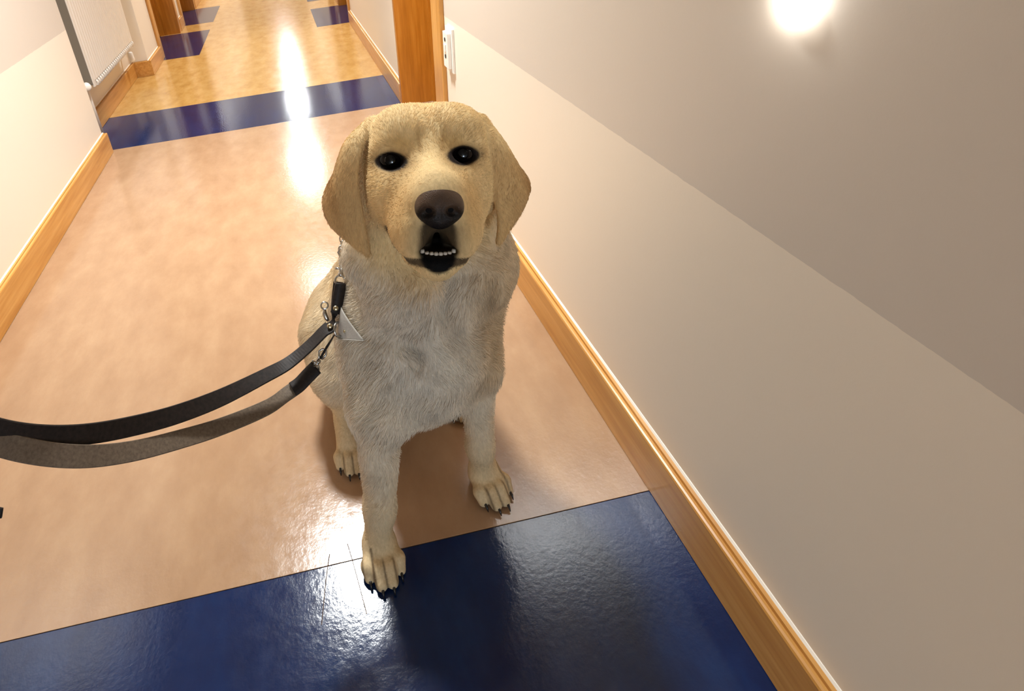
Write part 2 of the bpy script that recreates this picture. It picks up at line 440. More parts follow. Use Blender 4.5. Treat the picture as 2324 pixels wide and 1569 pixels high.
def head_sdf(P):
    Q = toH(P).astype(F32); X = Q.copy(); X[:, 0] = np.abs(Q[:, 0])      # mirrored
    d = ell(X, (0, -.075, .006), (.077, .086, .064))
    d = smin(d, ell(X, (.030, -.040, .034), (.040, .048, .034)), .020)
    d = smin(d, ell(X, (.041, -.014, .019), (.022, .020, .014)), .016)          # brow
    d = smin(d, ell(X, (.046, -.050, -.040), (.034, .058, .052)), .030)         # cheek
    d = smin(d, ell(X, (.040, -.006, -.030), (.022, .030, .024)), .024)         # below the eye
    d = smin(d, rcone(X, (.062, -.075, .030), (.072, -.070, -.050), .020, .022), .02)   # ear root
    M = Q - np.array([.004, 0, 0], F32); M[:, 0] -= .02*np.clip(Q[:, 1], 0, .1); MX = M.copy(); MX[:, 0] = np.abs(M[:, 0])
    mz = rcone(M, (0, -.010, -.012), (0, .074, -.030), .026, .0235)             # bridge
    mz = smin(mz, ell(M, (0, .046, -.046), (.040, .052, .030)), .020)
    mz = smin(mz, ell(MX, (.0250, .050, -.0745), (.0225, .037, .0365)), .008)     # upper lips
    mz = smin(mz, ell(MX, (.034, .016, -.074), (.021, .042, .032)), .016)
    d = smin(d, mz, .030)
    # mouth: open a little between the lips and the chin
    mouth = ell(M, (0, .080, -.0900), (.0130, .034, .0130))
    mouth = smin(mouth, ell(MX, (.0125, .076, -.0965), (.0085, .030, .0055)), .006)
    jaw = rcone(M, (0, -.030, -.098), (0, .046, -.113), .030, .0215)
    jaw = smin(jaw, ell(M, (0, .058, -.1125), (.0225, .023, .0155)), .010)
    jaw = smin(jaw, ell(MX, (.026, .014, -.106), (.014, .046, .016)), .014)
    d = smax(d, -mouth, .004)
    d = smin(d, smax(jaw, -ell(M, (0, .070, -.0915), (.0150, .030, .0075)), .003), .0022)
    # eye sockets
    for ex, ez in ((-.0455, 0.), (.0400, .0055)):
        d = smax(d, -ell(Q, (ex, .008, ez-.001), (.0148, .016, .0100)), .006)
    return d

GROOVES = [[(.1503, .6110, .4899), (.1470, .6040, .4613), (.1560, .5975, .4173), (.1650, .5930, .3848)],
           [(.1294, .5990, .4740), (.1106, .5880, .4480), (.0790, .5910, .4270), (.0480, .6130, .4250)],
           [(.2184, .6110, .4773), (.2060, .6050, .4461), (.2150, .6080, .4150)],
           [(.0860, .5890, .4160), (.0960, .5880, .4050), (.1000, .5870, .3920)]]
def body_sdf(P):
    P = P.astype(F32)
    # trunk
    d = rcone(P, (.128, .715, .315), (.135, .730, .470), .112, .100)
    d = smin(d, rcone(P, (.134, .775, .400), (.084, .985, .165), .110, .128), .06)
    d = smin(d, ell(P, (.110, .655, .350), (.092, .070, .120)), .05)              # fore chest
    d = smin(d, ell(P, (.112, .680, .262), (.076, .062, .082)), .04)              # brisket
    # neck with its loose skin
    nk = rcone(P, (.130, .725, .460), (.140, .690, .610), .108, .082)
    nk = smin(nk, rcone(P, (.085, .665, .560), (.090, .640, .475), .050, .052), .022)
    nk = smin(nk, rcone(P, (.200, .680, .550), (.205, .660, .455), .050, .052), .022)
    d = smin(d, nk, .030)
    d = smin(d, rcone(P, (.060, .662, .535), (.096, .640, .494), .044, .063), .006)    # loose skin of the throat
    d = smin(d, rcone(P, (.208, .688, .545), (.201, .660, .470), .046, .055), .007)
    d = smin(d, ell(P, (.228, .715, .440), (.060, .055, .085)), .04)              # left shoulder ruff
    # creases where the loose skin folds
    for pl in GROOVES:
        for a, b in zip(pl[:-1], pl[1:]): d = smax(d, -rcone(P, a, b, .0085, .0085), .020)
    # fore limbs
    rf = rcone(P, (.046, .705, .390), (.036, .625, .285), .060, .047)
    rf = smin(rf, rcone(P, (.035, .622, .285), (.012, .585, .095), .038, .0230), .03)
    rf = smin(rf, paw(P, (.012, .586, .10), RF_CTR, RF_YAW, .031, .051, .028, .0235), .02)
    lf = rcone(P, (.216, .745, .400), (.207, .680, .265), .056, .038)
    lf = smin(lf, rcone(P, (.208, .676, .265), (.203, .652, .095), .033, .0210), .03)
    lf = smin(lf, paw(P, (.203, .654, .10), LF_CTR, LF_YAW, .031, .051, .028, .0215), .02)
    d = smin(d, rf, .036); d = smin(d, lf, .04)
    # hind quarters
    for hx, hy, kx, ky, ctr, yaw in ((-.006, .900, -.026, .815, RH_CTR, RH_YAW), (.160, .925, .185, .860, LH_CTR, LH_YAW)):
        th = ell(P, (hx, hy, .165), (.070, .125, .120))
        th = smin(th, rcone(P, (hx, hy-.03, .20), (kx, ky, .165), .075, .048), .04)
        ft = rcone(P, (ctr[0]+.004, ctr[1]+.14, .032), (ctr[0], ctr[1]+.02, .046), .026, .023)
        ft = smin(ft, rcone(P, (kx, ky+.02, .15), (ctr[0]+.003, ctr[1]+.05, .06), .036, .026), .02)
        ft = smin(ft, paw(P, (ctr[0]+.002, ctr[1]+.03, .05), ctr, yaw, .031, .050, .026, .022), .015)
        d = smin(d, smin(th, ft, .025), .035)
    d = smin(d, rcone(P, (.06, 1.06, .07), (.12, 1.20, .028), .036, .022), .03)     # tail
    d = smin(d, rcone(P, (.12, 1.20, .028), (.24, 1.27, .020), .022, .012), .01)
    # head
    near = ((P-HO.astype(F32))**2).sum(1) < .30**2
    hd = np.full(len(P), .2, F32)
    Ph = P[near]
    if len(Ph):
        h = head_sdf(Ph)
        for S in EARS: h = smin(h, ear_sdf(Ph, S), .006)
        hd[near] = h
    d = smin(d, hd, .022)
    return smax(d, -(P[:, 2]-.0005), .003)

def surface_nets(fn, lo, hi, h, coarse=6):
    lo = np.asarray(lo, float); n = np.ceil((np.asarray(hi)-lo)/h/coarse).astype(int)*coarse + 1
    nc = (n-1)//coarse + 1
    ax = [lo[i] + np.arange(nc[i])*h*coarse for i in range(3)]
    G = np.stack(np.meshgrid(*ax, indexing='ij'), -1).reshape(-1, 3).astype(F32)
    dc = fn(G).reshape(nc)
    near = np.abs(dc) < h*coarse*2.2
    pad = np.zeros_like(near)
    for dx in (-1, 0, 1):
        for dy in (-1, 0, 1):
            for dz in (-1, 0, 1): pad |= np.roll(near, (dx, dy, dz), (0, 1, 2))
    near = pad
    cell = near[:-1, :-1, :-1] | near[1:, 1:, 1:]
    fine = np.zeros(n, bool)
    fc = np.repeat(np.repeat(np.repeat(cell, coarse, 0), coarse, 1), coarse, 2)
    fine[:-1, :-1, :-1] = fc; fine[1:, 1:, 1:] |= fc
    D = np.ones(n, F32)
    s = np.sign(dc[:-1, :-1, :-1]); D[:-1, :-1, :-1] = np.repeat(np.repeat(np.repeat(s, coarse, 0), coarse, 1), coarse, 2)
    I = np.stack(np.nonzero(fine), 1)
    vals = np.empty(len(I), F32)
    for i in range(0, len(I), 400000): vals[i:i+400000] = fn((lo + I[i:i+400000]*h).astype(F32))
    D[fine] = vals
    ins = D < 0
    cnt = np.zeros(np.array(n)-1, np.int8)
    cor = [(i, j, k) for i in (0, 1) for j in (0, 1) for k in (0, 1)]
    sl = lambda c: tuple(slice(c[a], c[a]+n[a]-1) for a in range(3))
    for c in cor: cnt += ins[sl(c)]
    act = (cnt > 0) & (cnt < 8)
    A = np.stack(np.nonzero(act), 1); vid = np.full(act.shape, -1, np.int64); vid[act] = np.arange(len(A))
    pos = np.zeros((len(A), 3)); num = np.zeros(len(A))
    cv = {c: D[A[:, 0]+c[0], A[:, 1]+c[1], A[:, 2]+c[2]] for c in cor}
    for c in cor:
        for a in range(3):
            if c[a] == 0:
                e = list(c); e[a] = 1; e = tuple(e)
                v0, v1 = cv[c], cv[e]; m = (v0 < 0) != (v1 < 0)
                t = np.where(m, v0/(v0-v1+1e-20), 0)
                q = np.tile(np.array(c, float), (len(A), 1)); q[:, a] = t
                pos[m] += q[m]; num[m] += 1
    V = lo + (A + pos/num[:, None])*h
    quads = []
    for a in range(3):
        b, c = (a+1) % 3, (a+2) % 3
        s0 = [slice(None)]*3; s1 = [slice(None)]*3; s0[a] = slice(0, -1); s1[a] = slice(1, None)
        i0, i1 = ins[tuple(s0)], ins[tuple(s1)]
        E = np.stack(np.nonzero(i0 != i1), 1)
        E = E[(E[:, b] > 0) & (E[:, c] > 0) & (E[:, b] < n[b]-1) & (E[:, c] < n[c]-1)]
        flip = i0[E[:, 0], E[:, 1], E[:, 2]]
        def g(db, dc_):
            q = E.copy(); q[:, b] -= db; q[:, c] -= dc_
            return vid[q[:, 0], q[:, 1], q[:, 2]]
        Qd = np.stack([g(1, 1), g(0, 1), g(0, 0), g(1, 0)], 1)
        Qd[~flip] = Qd[~flip][:, ::-1]
        quads.append(Qd)
    Qd = np.concatenate(quads); Qd = Qd[(Qd >= 0).all(1)]
    return V, Qd

def np_mesh(name, V, Q, off):
    me = bpy.data.meshes.new(name)
    me.vertices.add(len(V)); me.vertices.foreach_set('co', (V-off).astype(F32).ravel())
    me.loops.add(Q.size); me.loops.foreach_set('vertex_index', Q.astype(np.int32).ravel())
    me.polygons.add(len(Q)); me.polygons.foreach_set('loop_start', np.arange(0, Q.size, 4, dtype=np.int32)); me.polygons.foreach_set('loop_total', np.full(len(Q), 4, np.int32))
    me.polygons.foreach_set('use_smooth', np.ones(len(Q), bool))
    me.update(); me.validate(); return me
def relax(V, Q, it=1, lam=.5):
    src = np.concatenate([Q[:, i] for i in range(4) for j in (1, 3)]); dst = np.concatenate([Q[:, (i+j) % 4] for i in range(4) for j in (1, 3)])
    W = np.maximum(np.bincount(src, minlength=len(V)), 1)
    for _ in range(it):
        S = np.stack([np.bincount(src, V[dst, k], len(V)) for k in range(3)], 1)
        V = V + lam*(S/W[:, None]-V)
    return V

DOG_LOC = np.array([.10, .75, 0.])
dog = empty('dog', DOG_LOC)
tag(dog, 'yellow labrador dog sitting on the floor and looking up with its mouth slightly open', 'dog')
BV, BQ = surface_nets(body_sdf, (-.16, .42, -.012), (.36, 1.32, .80), .0024)
BV = relax(BV, BQ, 1, .4)
# the coat is lumpy, not turned on a lathe
_lp = BV*np.array([1, 1, .8]); _w = ((np.linalg.norm(BV-HO, axis=1) > .20) & (BV[:, 2] > .12)).astype(float)
_n = sum(np.sin(_lp@np.array(k)+o) for k, o in (((61, 33, 47), .3), ((-42, 71, 55), 1.9), ((93, -51, 38), 4.1), ((37, 66, -84), 2.2)))
BV = BV + (BV-np.array([.12, .80, .33]))*(_w*_n*.0011/np.linalg.norm(BV-np.array([.12, .80, .33]), axis=1))[:, None]
def sm(x, a, b):
    t = np.clip((x-a)/(b-a), 0, 1); return t*t*(3-2*t)
def lin(c): return np.array(srgb(*c)[:3])
def fur_color(V):
    Q = toH(V); n = len(V)
    r = np.sqrt((Q**2).sum(1))
    C = np.tile(lin((232, 216, 190)), (n, 1))
    def mix(c, w): C[:] = C*(1-w[:, None]) + lin(c)*w[:, None]
    # flanks and legs a little more golden, the breast paler
    mix((222, 200, 160), sm(V[:, 1], .72, .85)*.6)
    mix((214, 190, 148), sm(-V[:, 2], -.22, -.05)*.9)
    mix((234, 226, 212), np.exp(-(((V[:, 0]-.10)/.11)**2 + ((V[:, 2]-.40)/.15)**2))*sm(-V[:, 1], -.72, -.62)*.8)
    mix((206, 178, 138), sm(V[:, 0], .150, .225)*sm(V[:, 2], .20, .30)*.75)  # warm light on the right breast, put into the fur colour
    mix((190, 160, 122), np.exp(-((Q[:, 0]-.010)/.045)**2-((Q[:, 2]+.165)/.035)**2)*sm(Q[:, 1], -.10, -.04)*.75)  # throat darkened beneath the chin, in the fur colour
    for pl in GROOVES:  # shade of the skin creases, mixed into the fur colour
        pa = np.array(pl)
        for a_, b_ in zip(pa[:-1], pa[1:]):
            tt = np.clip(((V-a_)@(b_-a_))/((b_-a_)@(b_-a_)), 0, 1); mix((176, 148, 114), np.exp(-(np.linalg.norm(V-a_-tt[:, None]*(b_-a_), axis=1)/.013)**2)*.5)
    inhead = sm(-r, -.20, -.15)*sm(Q[:, 1], -.16, -.08)
    mix((242, 212, 156), inhead*.95)
    # golden muzzle sides and cheeks
    mix((212, 170, 110), inhead*np.exp(-((np.abs(Q[:, 0]-.002)-.040)/.018)**2 - ((Q[:, 2]+.050)/.045)**2)*sm(Q[:, 1], -.03, .02)*.75)
    mix((196, 156, 92), inhead*np.exp(-((np.abs(Q[:, 0]+.002)-.030)/.020)**2 - ((Q[:, 2]-.020)/.012)**2)*sm(Q[:, 1], -.04, -.01)*.7)
    # ears
    for S, sgn in ((EAR_L, -1), (EAR_R, 1)):
        w = sm(-ear_sdf(V.astype(F32), EARS[0 if sgn < 0 else 1]), -.0045, -.001)*sm(-Q[:, 2], -.05, .02)
        mix((208, 170, 116), w*.9); mix((166, 122, 70), w*sm(sgn*Q[:, 0], .095, .140)*(.45+.35*np.sin(Q[:, 0]*170+Q[:, 2]*60)))
    # dark rims round the eyes
    for ex, ez in ((-.0455, 0.), (.0400, .0055)):
        e = np.sqrt((np.abs(Q[:, 0]-ex)/.0215)**1.5 + (np.abs(Q[:, 2]-ez+.001)/.0122)**2)
        w = sm(-e, -1.12, -.88)*(Q[:, 1] > -.03)
        mix((34, 26, 22), w)
        mix((150, 112, 62), sm(-e, -1.6, -1.0)*(Q[:, 1] > -.03)*(1-w)*.5)
    # black lips
    mx = Q[:, 0]-.005
    band = np.abs(Q[:, 2] + .1090 - 1.1*np.clip(.052-Q[:, 1], 0, .025))
    lip2 = sm(-band, -.0065, -.0035)*sm(Q[:, 1], .0, .012)*inhead
    mix((56, 42, 34), lip2*.9)
    lip = sm(-np.abs(mx)-.12*np.clip(Q[:, 2]+.085, 0, .03)-.10*np.clip(-.104-Q[:, 2], 0, .03)*4, -.0245, -.0165)*sm(-Q[:, 2], .056, .066)*sm(-np.hypot(mx/.0260, (Q[:, 2]+.0880)/.0325), -1.03, -.90)*sm(Q[:, 1], .048, .060)
    mix((9, 8, 9), lip)
    mix((5, 4, 4), sm(-np.abs(mx), -.0205, -.0185)*sm(-Q[:, 2], .076, .080)*sm(Q[:, 2], -.1045, -.1030)*sm(Q[:, 1], .0, .01)*sm(-Q[:, 1], -.066, -.058))
    mix((16, 13, 13), sm(-np.abs(mx), -.019, -.017)*sm(-Q[:, 2], .034, .038)*sm(Q[:, 2], -.064, -.060)*sm(Q[:, 1], .074, .080))
    for fx in (-.011, .015): mix((170, 130, 76), inhead*np.exp(-((Q[:, 0]-fx*(1+8*(Q[:, 2]-.014)))/.0035)**2)*sm(Q[:, 2], .004, .014)*sm(-Q[:, 2], -.044, -.030)*sm(Q[:, 1], -.03, -.01)*.6)  # shade of the frown furrows, drawn as darker fur lines
    gr = sm(-np.hypot(mx*1.0, (Q[:, 1]-.10)*.6), -.040, -.020)*sm(-Q[:, 2], .055, .075)*sm(Q[:, 2], -.105, -.095)*inhead
    mix((120, 100, 72), gr*.45)
    # toe grooves and toe bottoms, darkened in the fur colour
    for ctr, yaw in ((RF_CTR, RF_YAW), (LF_CTR, LF_YAW), (RH_CTR, RH_YAW), (LH_CTR, LH_YAW)):
        dx, dy = V[:, 0]-ctr[0], V[:, 1]-ctr[1]; u = (dx*math.cos(yaw)+dy*math.sin(yaw))/.031; v = dx*math.sin(yaw)-dy*math.cos(yaw)
        near = (V[:, 2] < .045)*(np.abs(u) < 1.3)*sm(v, .016, .030)
        for g in (-.54, 0., .54): mix((84, 64, 44), near*np.exp(-((u-g)/.06)**2)*.75)
        mix((70, 54, 40), near*sm(-V[:, 2], -.009, -.003)*.8)
    return C
BC = fur_color(BV)
me = np_mesh('body', BV, BQ, DOG_LOC)
at = me.color_attributes.new('Col', 'FLOAT_COLOR', 'POINT')
at.data.foreach_set('color', np.concatenate([BC, np.ones((len(BC), 1))], 1).astype(F32).ravel())
M_FUR, nt, bs = new_mat('labrador_fur')
vc = N(nt, 'ShaderNodeAttribute'); vc.attribute_name = 'Col'
f = noise(nt, coords(nt, (1, 1, .25)), 260, 3, .6)
mx = N(nt, 'ShaderNodeMix', data_type='RGBA', blend_type='MULTIPLY'); mx.inputs['Factor'].default_value = .55
nt.links.new(vc.outputs['Color'], mx.inputs['A']); nt.links.new(ramp(nt, f, [(.3, (.6, .55, .5, 1)), (.7, (1, 1, 1, 1))]), mx.inputs['B'])
nt.links.new(mx.outputs['Result'], bs.inputs['Base Color'])
bs.inputs['Roughness'].default_value = .75; bs.inputs['Specular IOR Level'].default_value = .15
bump(nt, bs, f, .25, .002)
body = link('body', me, M_FUR, None); body.parent = dog
print('BODY', len(BV), len(BQ))
# ---- eyes, nose, teeth, claws
M_EYE, nt, bs = new_mat('dog_eye')
bs.inputs['Base Color'].default_value = srgb(18, 11, 8); bs.inputs['Roughness'].default_value = .10; bs.inputs['Specular IOR Level'].default_value = .25
M_PUPIL = simple('dog_pupil', srgb(4, 3, 3), .08, 0, .3)
def uv_sphere(c, r, seg=32, rings=18, axis=(0, 0, 1), a0=0.0, a1=math.pi):
    c = Vector(c); ax = Vector(axis).normalized(); a = ax.orthogonal().normalized(); b = ax.cross(a)
    R_ = []
    for i in range(rings+1):
        t = a0 + (a1-a0)*i/rings; rr = max(math.sin(t)*r, 1e-5)
        R_.append([c + ax*math.cos(t)*r + (a*math.cos(2*math.pi*k/seg) + b*math.sin(2*math.pi*k/seg))*rr for k in range(seg)])
    return MB().rings(R_)
gaze = Vector((0, 0, 1.0)) - Vector(H((0, 0, 0))); gaze.normalize()
for ex, ez in ((-.0455, 0.), (.0400, .0055)):
    c = Vector(H((ex, -.0125, ez)))
    e = uv_sphere(c, .0170, axis=gaze).build('eye', M_EYE, dog, smooth=True)
    uv_sphere(c, .01715, axis=gaze, a1=.42, rings=6).build('pupil', M_PUPIL, e, smooth=True)

def nose_sdf(P):
    Q = toH(P).astype(F32); Q[:, 0] -= .0062; X = Q.copy(); X[:, 0] = np.abs(Q[:, 0])
    d = ell(X, (0, .085, -.0405), (.0240, .0195, .0200))
    d = smin(d, ell(X, (.0110, .090, -.0490), (.0138, .0155, .0135)), .008)
    d = smin(d, ell(X, (0, .090, -.0585), (.0120, .0120, .0110)), .010)
    d = smax(d, -ell(X, (.0130, .1060, -.0500), (.0074, .0100, .0060)), .004)
    d = smax(d, -rcone(X, (.0150, .1030, -.0530), (.0250, .0950, -.0550), .0042, .0022), .003)
    d = smax(d, -rcone(X, (0, .1085, -.0440), (0, .1035, -.0700), .0012, .0014), .003)
    return d
c0 = H((.005, .09, -.048))
NV, NQ = surface_nets(nose_sdf, c0-.045, c0+.045, .0009)
NV = relax(NV, NQ, 1, .4)
me = np_mesh('nose', NV, NQ, DOG_LOC)
q = toH(NV); w = sm(q[:, 2], -.056, -.040)[:, None]; nc = lin((12, 10, 10))*(1-w) + lin((90, 68, 50))*w
w2 = (sm(-q[:, 2], .020, .030)*0 + sm(q[:, 1], .096, .104))[:, None]*.35; nc = nc*(1-w2) + lin((46, 38, 34))*w2
at = me.color_attributes.new('Col', 'FLOAT_COLOR', 'POINT'); at.data.foreach_set('color', np.concatenate([nc, np.ones((len(nc), 1))], 1).astype(F32).ravel())
M_NOSE, nt, bs = new_mat('dog_nose')
vc = N(nt, 'ShaderNodeAttribute'); vc.attribute_name = 'Col'; nt.links.new(vc.outputs['Color'], bs.inputs['Base Color'])
bs.inputs['Roughness'].default_value = .48; bs.inputs['Specular IOR Level'].default_value = .22
vo = N(nt, 'ShaderNodeTexVoronoi'); vo.inputs['Scale'].default_value = 900; nt.links.new(coords(nt), vo.inputs['Vector']); bump(nt, bs, vo.outputs['Distance'], .35, .001)
link('nose', me, M_NOSE).parent = dog
M_TOOTH = simple('tooth_enamel', srgb(196, 186, 170), .35)
for i in range(8):
    u = (i-3.5)/3.5; big = abs(u) > .99
    b = H((.005 + u*.0165, .0795 - .007*u*u, -.0990 + .0015*abs(u))); t = H((.005 + u*.0168, .0800 - .007*u*u, (-.0958 if not big else -.0938)))
    r = .0025 if not big else .0026
    MB().tube([b, b*.4+t*.6, t], [r, r*.95, r*.75], 8).build('tooth', M_TOOTH, dog, smooth=True)
M_CLAW = simple('dog_claw', srgb(30, 25, 22), .35)
for ctr, yaw, w, L in ((RF_CTR, RF_YAW, .031, .051), (LF_CTR, LF_YAW, .031, .051), (RH_CTR, RH_YAW, .031, .050), (LH_CTR, LH_YAW, .031, .050)):
    for p, f_ in claws_of(ctr, yaw, w, L):
        p0 = p - f_*.003; p1 = p + f_*.006 + np.array([0, 0, -.002]); p2 = p + f_*.0105 + np.array([0, 0, -.009])
        MB().tube([p0, p1, p2], [.0026, .0023, .0008], 8).build('claw', M_CLAW, dog, smooth=True)

# ---- the short coat
NRM = np.zeros((len(BV), 3))
fn = np.cross(BV[BQ[:, 2]]-BV[BQ[:, 0]], BV[BQ[:, 3]]-BV[BQ[:, 1]])
for k in range(4):
    for j in range(3): NRM[:, j] += np.bincount(BQ[:, k], fn[:, j], len(BV))
NRM /= np.linalg.norm(NRM, axis=1, keepdims=True)+1e-12
if NRM[np.argmax(BV[:, 2])][2] < 0: NRM = -NRM
area = np.linalg.norm(fn, axis=1)*.5
ctrq = BV[BQ].mean(1)
hq = toH(ctrq)
seen = (ctrq[:, 1] < .98)
wgt = area*np.where(np.linalg.norm(hq, axis=1) < .17, 2.0, 1.0)*np.where(seen, 1, .35)
NH = 150000
qi = RNG.choice(len(BQ), NH, p=wgt/wgt.sum())
bw = RNG.dirichlet((1, 1, 1, 1), NH)
P0 = (BV[BQ[qi]]*bw[..., None]).sum(1); Nn = (NRM[BQ[qi]]*bw[..., None]).sum(1); Nn /= np.linalg.norm(Nn, axis=1, keepdims=True)
Cc = (BC[BQ[qi]]*bw[..., None]).sum(1)
Q0 = toH(P0); rh = np.linalg.norm(Q0, axis=1)
headw = (sm(-rh, -.19, -.15)*sm(Q0[:, 1], -.14, -.09))[:, None]
ear = ((np.abs(Q0[:, 0]) > .080) & (rh < .21) & (Q0[:, 2] < .05) & (Q0[:, 2] > -.13) & (Q0[:, 1] > -.11))
# flow of the coat
flow = np.tile(np.array([0., .35, -1.]), (NH, 1))
flow[:, 0] += np.clip((P0[:, 0]-.12)*4, -.5, .5)
faceflow = P0 - H((.005, .105, -.045)); faceflow = faceflow/np.linalg.norm(faceflow, axis=1, keepdims=True) + np.array([0, 0, -.25])
flow = flow*(1-headw) + faceflow*headw
flow[ear] = np.array([0, 0, -1.])
for s_, a_ in ((11., .35), (31., .28)):
    ph = P0*s_
    flow += a_*np.stack([np.sin(ph[:, 1]*2.1+ph[:, 2]*3.0), np.sin(ph[:, 0]*2.7+ph[:, 2]*1.3+1), .4*np.sin(ph[:, 0]*1.9+ph[:, 1]*2.3+2)], 1)
flow += RNG.normal(0, .16, (NH, 3))
tan = flow - (flow*Nn).sum(1, keepdims=True)*Nn; tan /= np.linalg.norm(tan, axis=1, keepdims=True)+1e-9
length = np.full(NH, .017)
breast = np.exp(-(((P0[:, 0]-.12)/.12)**2 + ((P0[:, 2]-.33)/.17)**2))*sm(-P0[:, 1], -.75, -.65)
length += .006*breast
length = np.where(P0[:, 2] < .24, .006 + .010*sm(P0[:, 2], .06, .24), length)
length = length*(1-headw[:, 0]) + .0085*headw[:, 0]
length = np.where(ear, .0065, length)
length = np.where(P0[:, 2] < .045, .0032, length)
face = (Q0[:, 1] > .01) & (rh < .17); length = np.where(face, .0042 + .003*np.clip((.08-Q0[:, 1])/.08, 0, 1), length)
length *= RNG.uniform(.65, 1.15, NH)
keep = Cc.sum(1) > .25
for ex, ez in ((-.0455, 0.), (.0400, .0055)): keep &= ~((((Q0[:, 0]-ex)/.020)**2 + ((Q0[:, 2]-ez)/.015)**2 < 1) & (Q0[:, 1] > -.03))
keep &= ~((np.abs(Q0[:, 0]-.006) < .026) & (Q0[:, 2] < -.024) & (Q0[:, 2] > -.068) & (Q0[:, 1] > .074))
keep &= P0[:, 2] > .008
P0, Nn, tan, length, Cc = P0[keep], Nn[keep], tan[keep], length[keep], Cc[keep]; NH = len(P0)
lift = np.clip(RNG.normal(.30, .09, NH), .10, .6)[:, None]
pts = np.zeros((NH, 4, 3))
pts[:, 0] = P0 - Nn*.0008
d1 = tan + Nn*lift*1.4; d1 /= np.linalg.norm(d1, axis=1, keepdims=True)
d2 = tan + Nn*lift*.6; d2 /= np.linalg.norm(d2, axis=1, keepdims=True)
d3 = tan + Nn*lift*.05 + np.array([0, 0, -.12]); d3 /= np.linalg.norm(d3, axis=1, keepdims=True)
Ln = length[:, None]/3
pts[:, 1] = pts[:, 0] + d1*Ln; pts[:, 2] = pts[:, 1] + d2*Ln; pts[:, 3] = pts[:, 2] + d3*Ln
pts[..., 2] = np.maximum(pts[..., 2], .0006)
hc = bpy.data.hair_curves.new('fur_coat'); hc.add_curves([4]*NH)
hc.attributes['position'].data.foreach_set('vector', (pts-DOG_LOC).astype(F32).ravel())
ra = hc.attributes.get('radius') or hc.attributes.new('radius', 'FLOAT', 'POINT')
ra.data.foreach_set('value', np.tile(np.array([.00024, .00022, .00016, .00004], F32), NH))
ca = hc.attributes.new('Col', 'FLOAT_COLOR', 'CURVE')
_k = P0@np.array([[83., -47, 61], [39, 88, -52], [-71, 35, 44]]).T
clump = (np.sin(_k[:, 0])+np.sin(_k[:, 1]+1.3)+np.sin(_k[:, 2]*1.7+.4))[:, None]*.045
var = (RNG.normal(1.0, .10, (NH, 1))+clump)*np.ones((1, 3))
ca.data.foreach_set('color', np.concatenate([np.clip(Cc*var, 0, 1), np.ones((NH, 1))], 1).astype(F32).ravel())
M_HAIR, nt, bs = new_mat('labrador_hair')
vc = N(nt, 'ShaderNodeAttribute'); vc.attribute_name = 'Col'; nt.links.new(vc.outputs['Color'], bs.inputs['Base Color'])
bs.inputs['Roughness'].default_value = .6; bs.inputs['Specular IOR Level'].default_value = .2
hc.materials.append(M_HAIR)
fur = bpy.data.objects.new('fur_coat', hc); COL.objects.link(fur); fur.parent = dog; fur['kind'] = 'stuff'
# ================================================================== LEASH, COLLAR, FLAP
M_LEATHER, nt, bs = new_mat('black_brown_leather')
f = noise(nt, coords(nt), 220, 4, .6)
nt.links.new(ramp(nt, f, [(.3, srgb(24, 19, 17)), (.7, srgb(42, 34, 30))]), bs.inputs['Base Color']); bs.inputs['Roughness'].default_value = .58; bs.inputs['Specular IOR Level'].default_value = .3; bump(nt, bs, f, .2, .001)
M_SUEDE, nt, bs = new_mat('leather_flesh_side')
f = noise(nt, coords(nt), 300, 4, .6)
nt.links.new(ramp(nt, f, [(.3, srgb(92, 78, 64)), (.7, srgb(120, 104, 86))]), bs.inputs['Base Color']); bs.inputs['Roughness'].default_value = .7
M_STITCH = simple('pale_thread', srgb(150, 140, 120), .7)
UP = [([-0.014, 0.6642, 0.4211], [-0.0027, 0.0108, 0.0014]), ([-0.0264, 0.6597, 0.4162], [-0.0028, 0.0109, 0.0007]), ([-0.0522, 0.6481, 0.4035], [-0.0026, 0.0109, 0.0007]), ([-0.0834, 0.6325, 0.395], [-0.0021, 0.0109, 0.0017]), ([-0.1147, 0.6109, 0.4015], [-0.0016, 0.0107, 0.003]), ([-0.1697, 0.5694, 0.4198], [-0.0019, 0.0093, 0.0061]), ([-0.2148, 0.5311, 0.4462], [-0.0012, 0.0078, 0.008]), ([-0.2533, 0.4991, 0.4754], [-0.0004, 0.006, 0.0095]), ([-0.2863, 0.4724, 0.5052], [0.0007, 0.005, 0.0101]), ([-0.3146, 0.4518, 0.5368], [0.0024, 0.0047, 0.0099]), ([-0.339, 0.4374, 0.5704], [0.0045, 0.0042, 0.0094]), ([-0.3609, 0.43, 0.6074], [0.0065, 0.0036, 0.0085]), ([-0.3852, 0.4339, 0.644], [0.0073, 0.0032, 0.0079])]
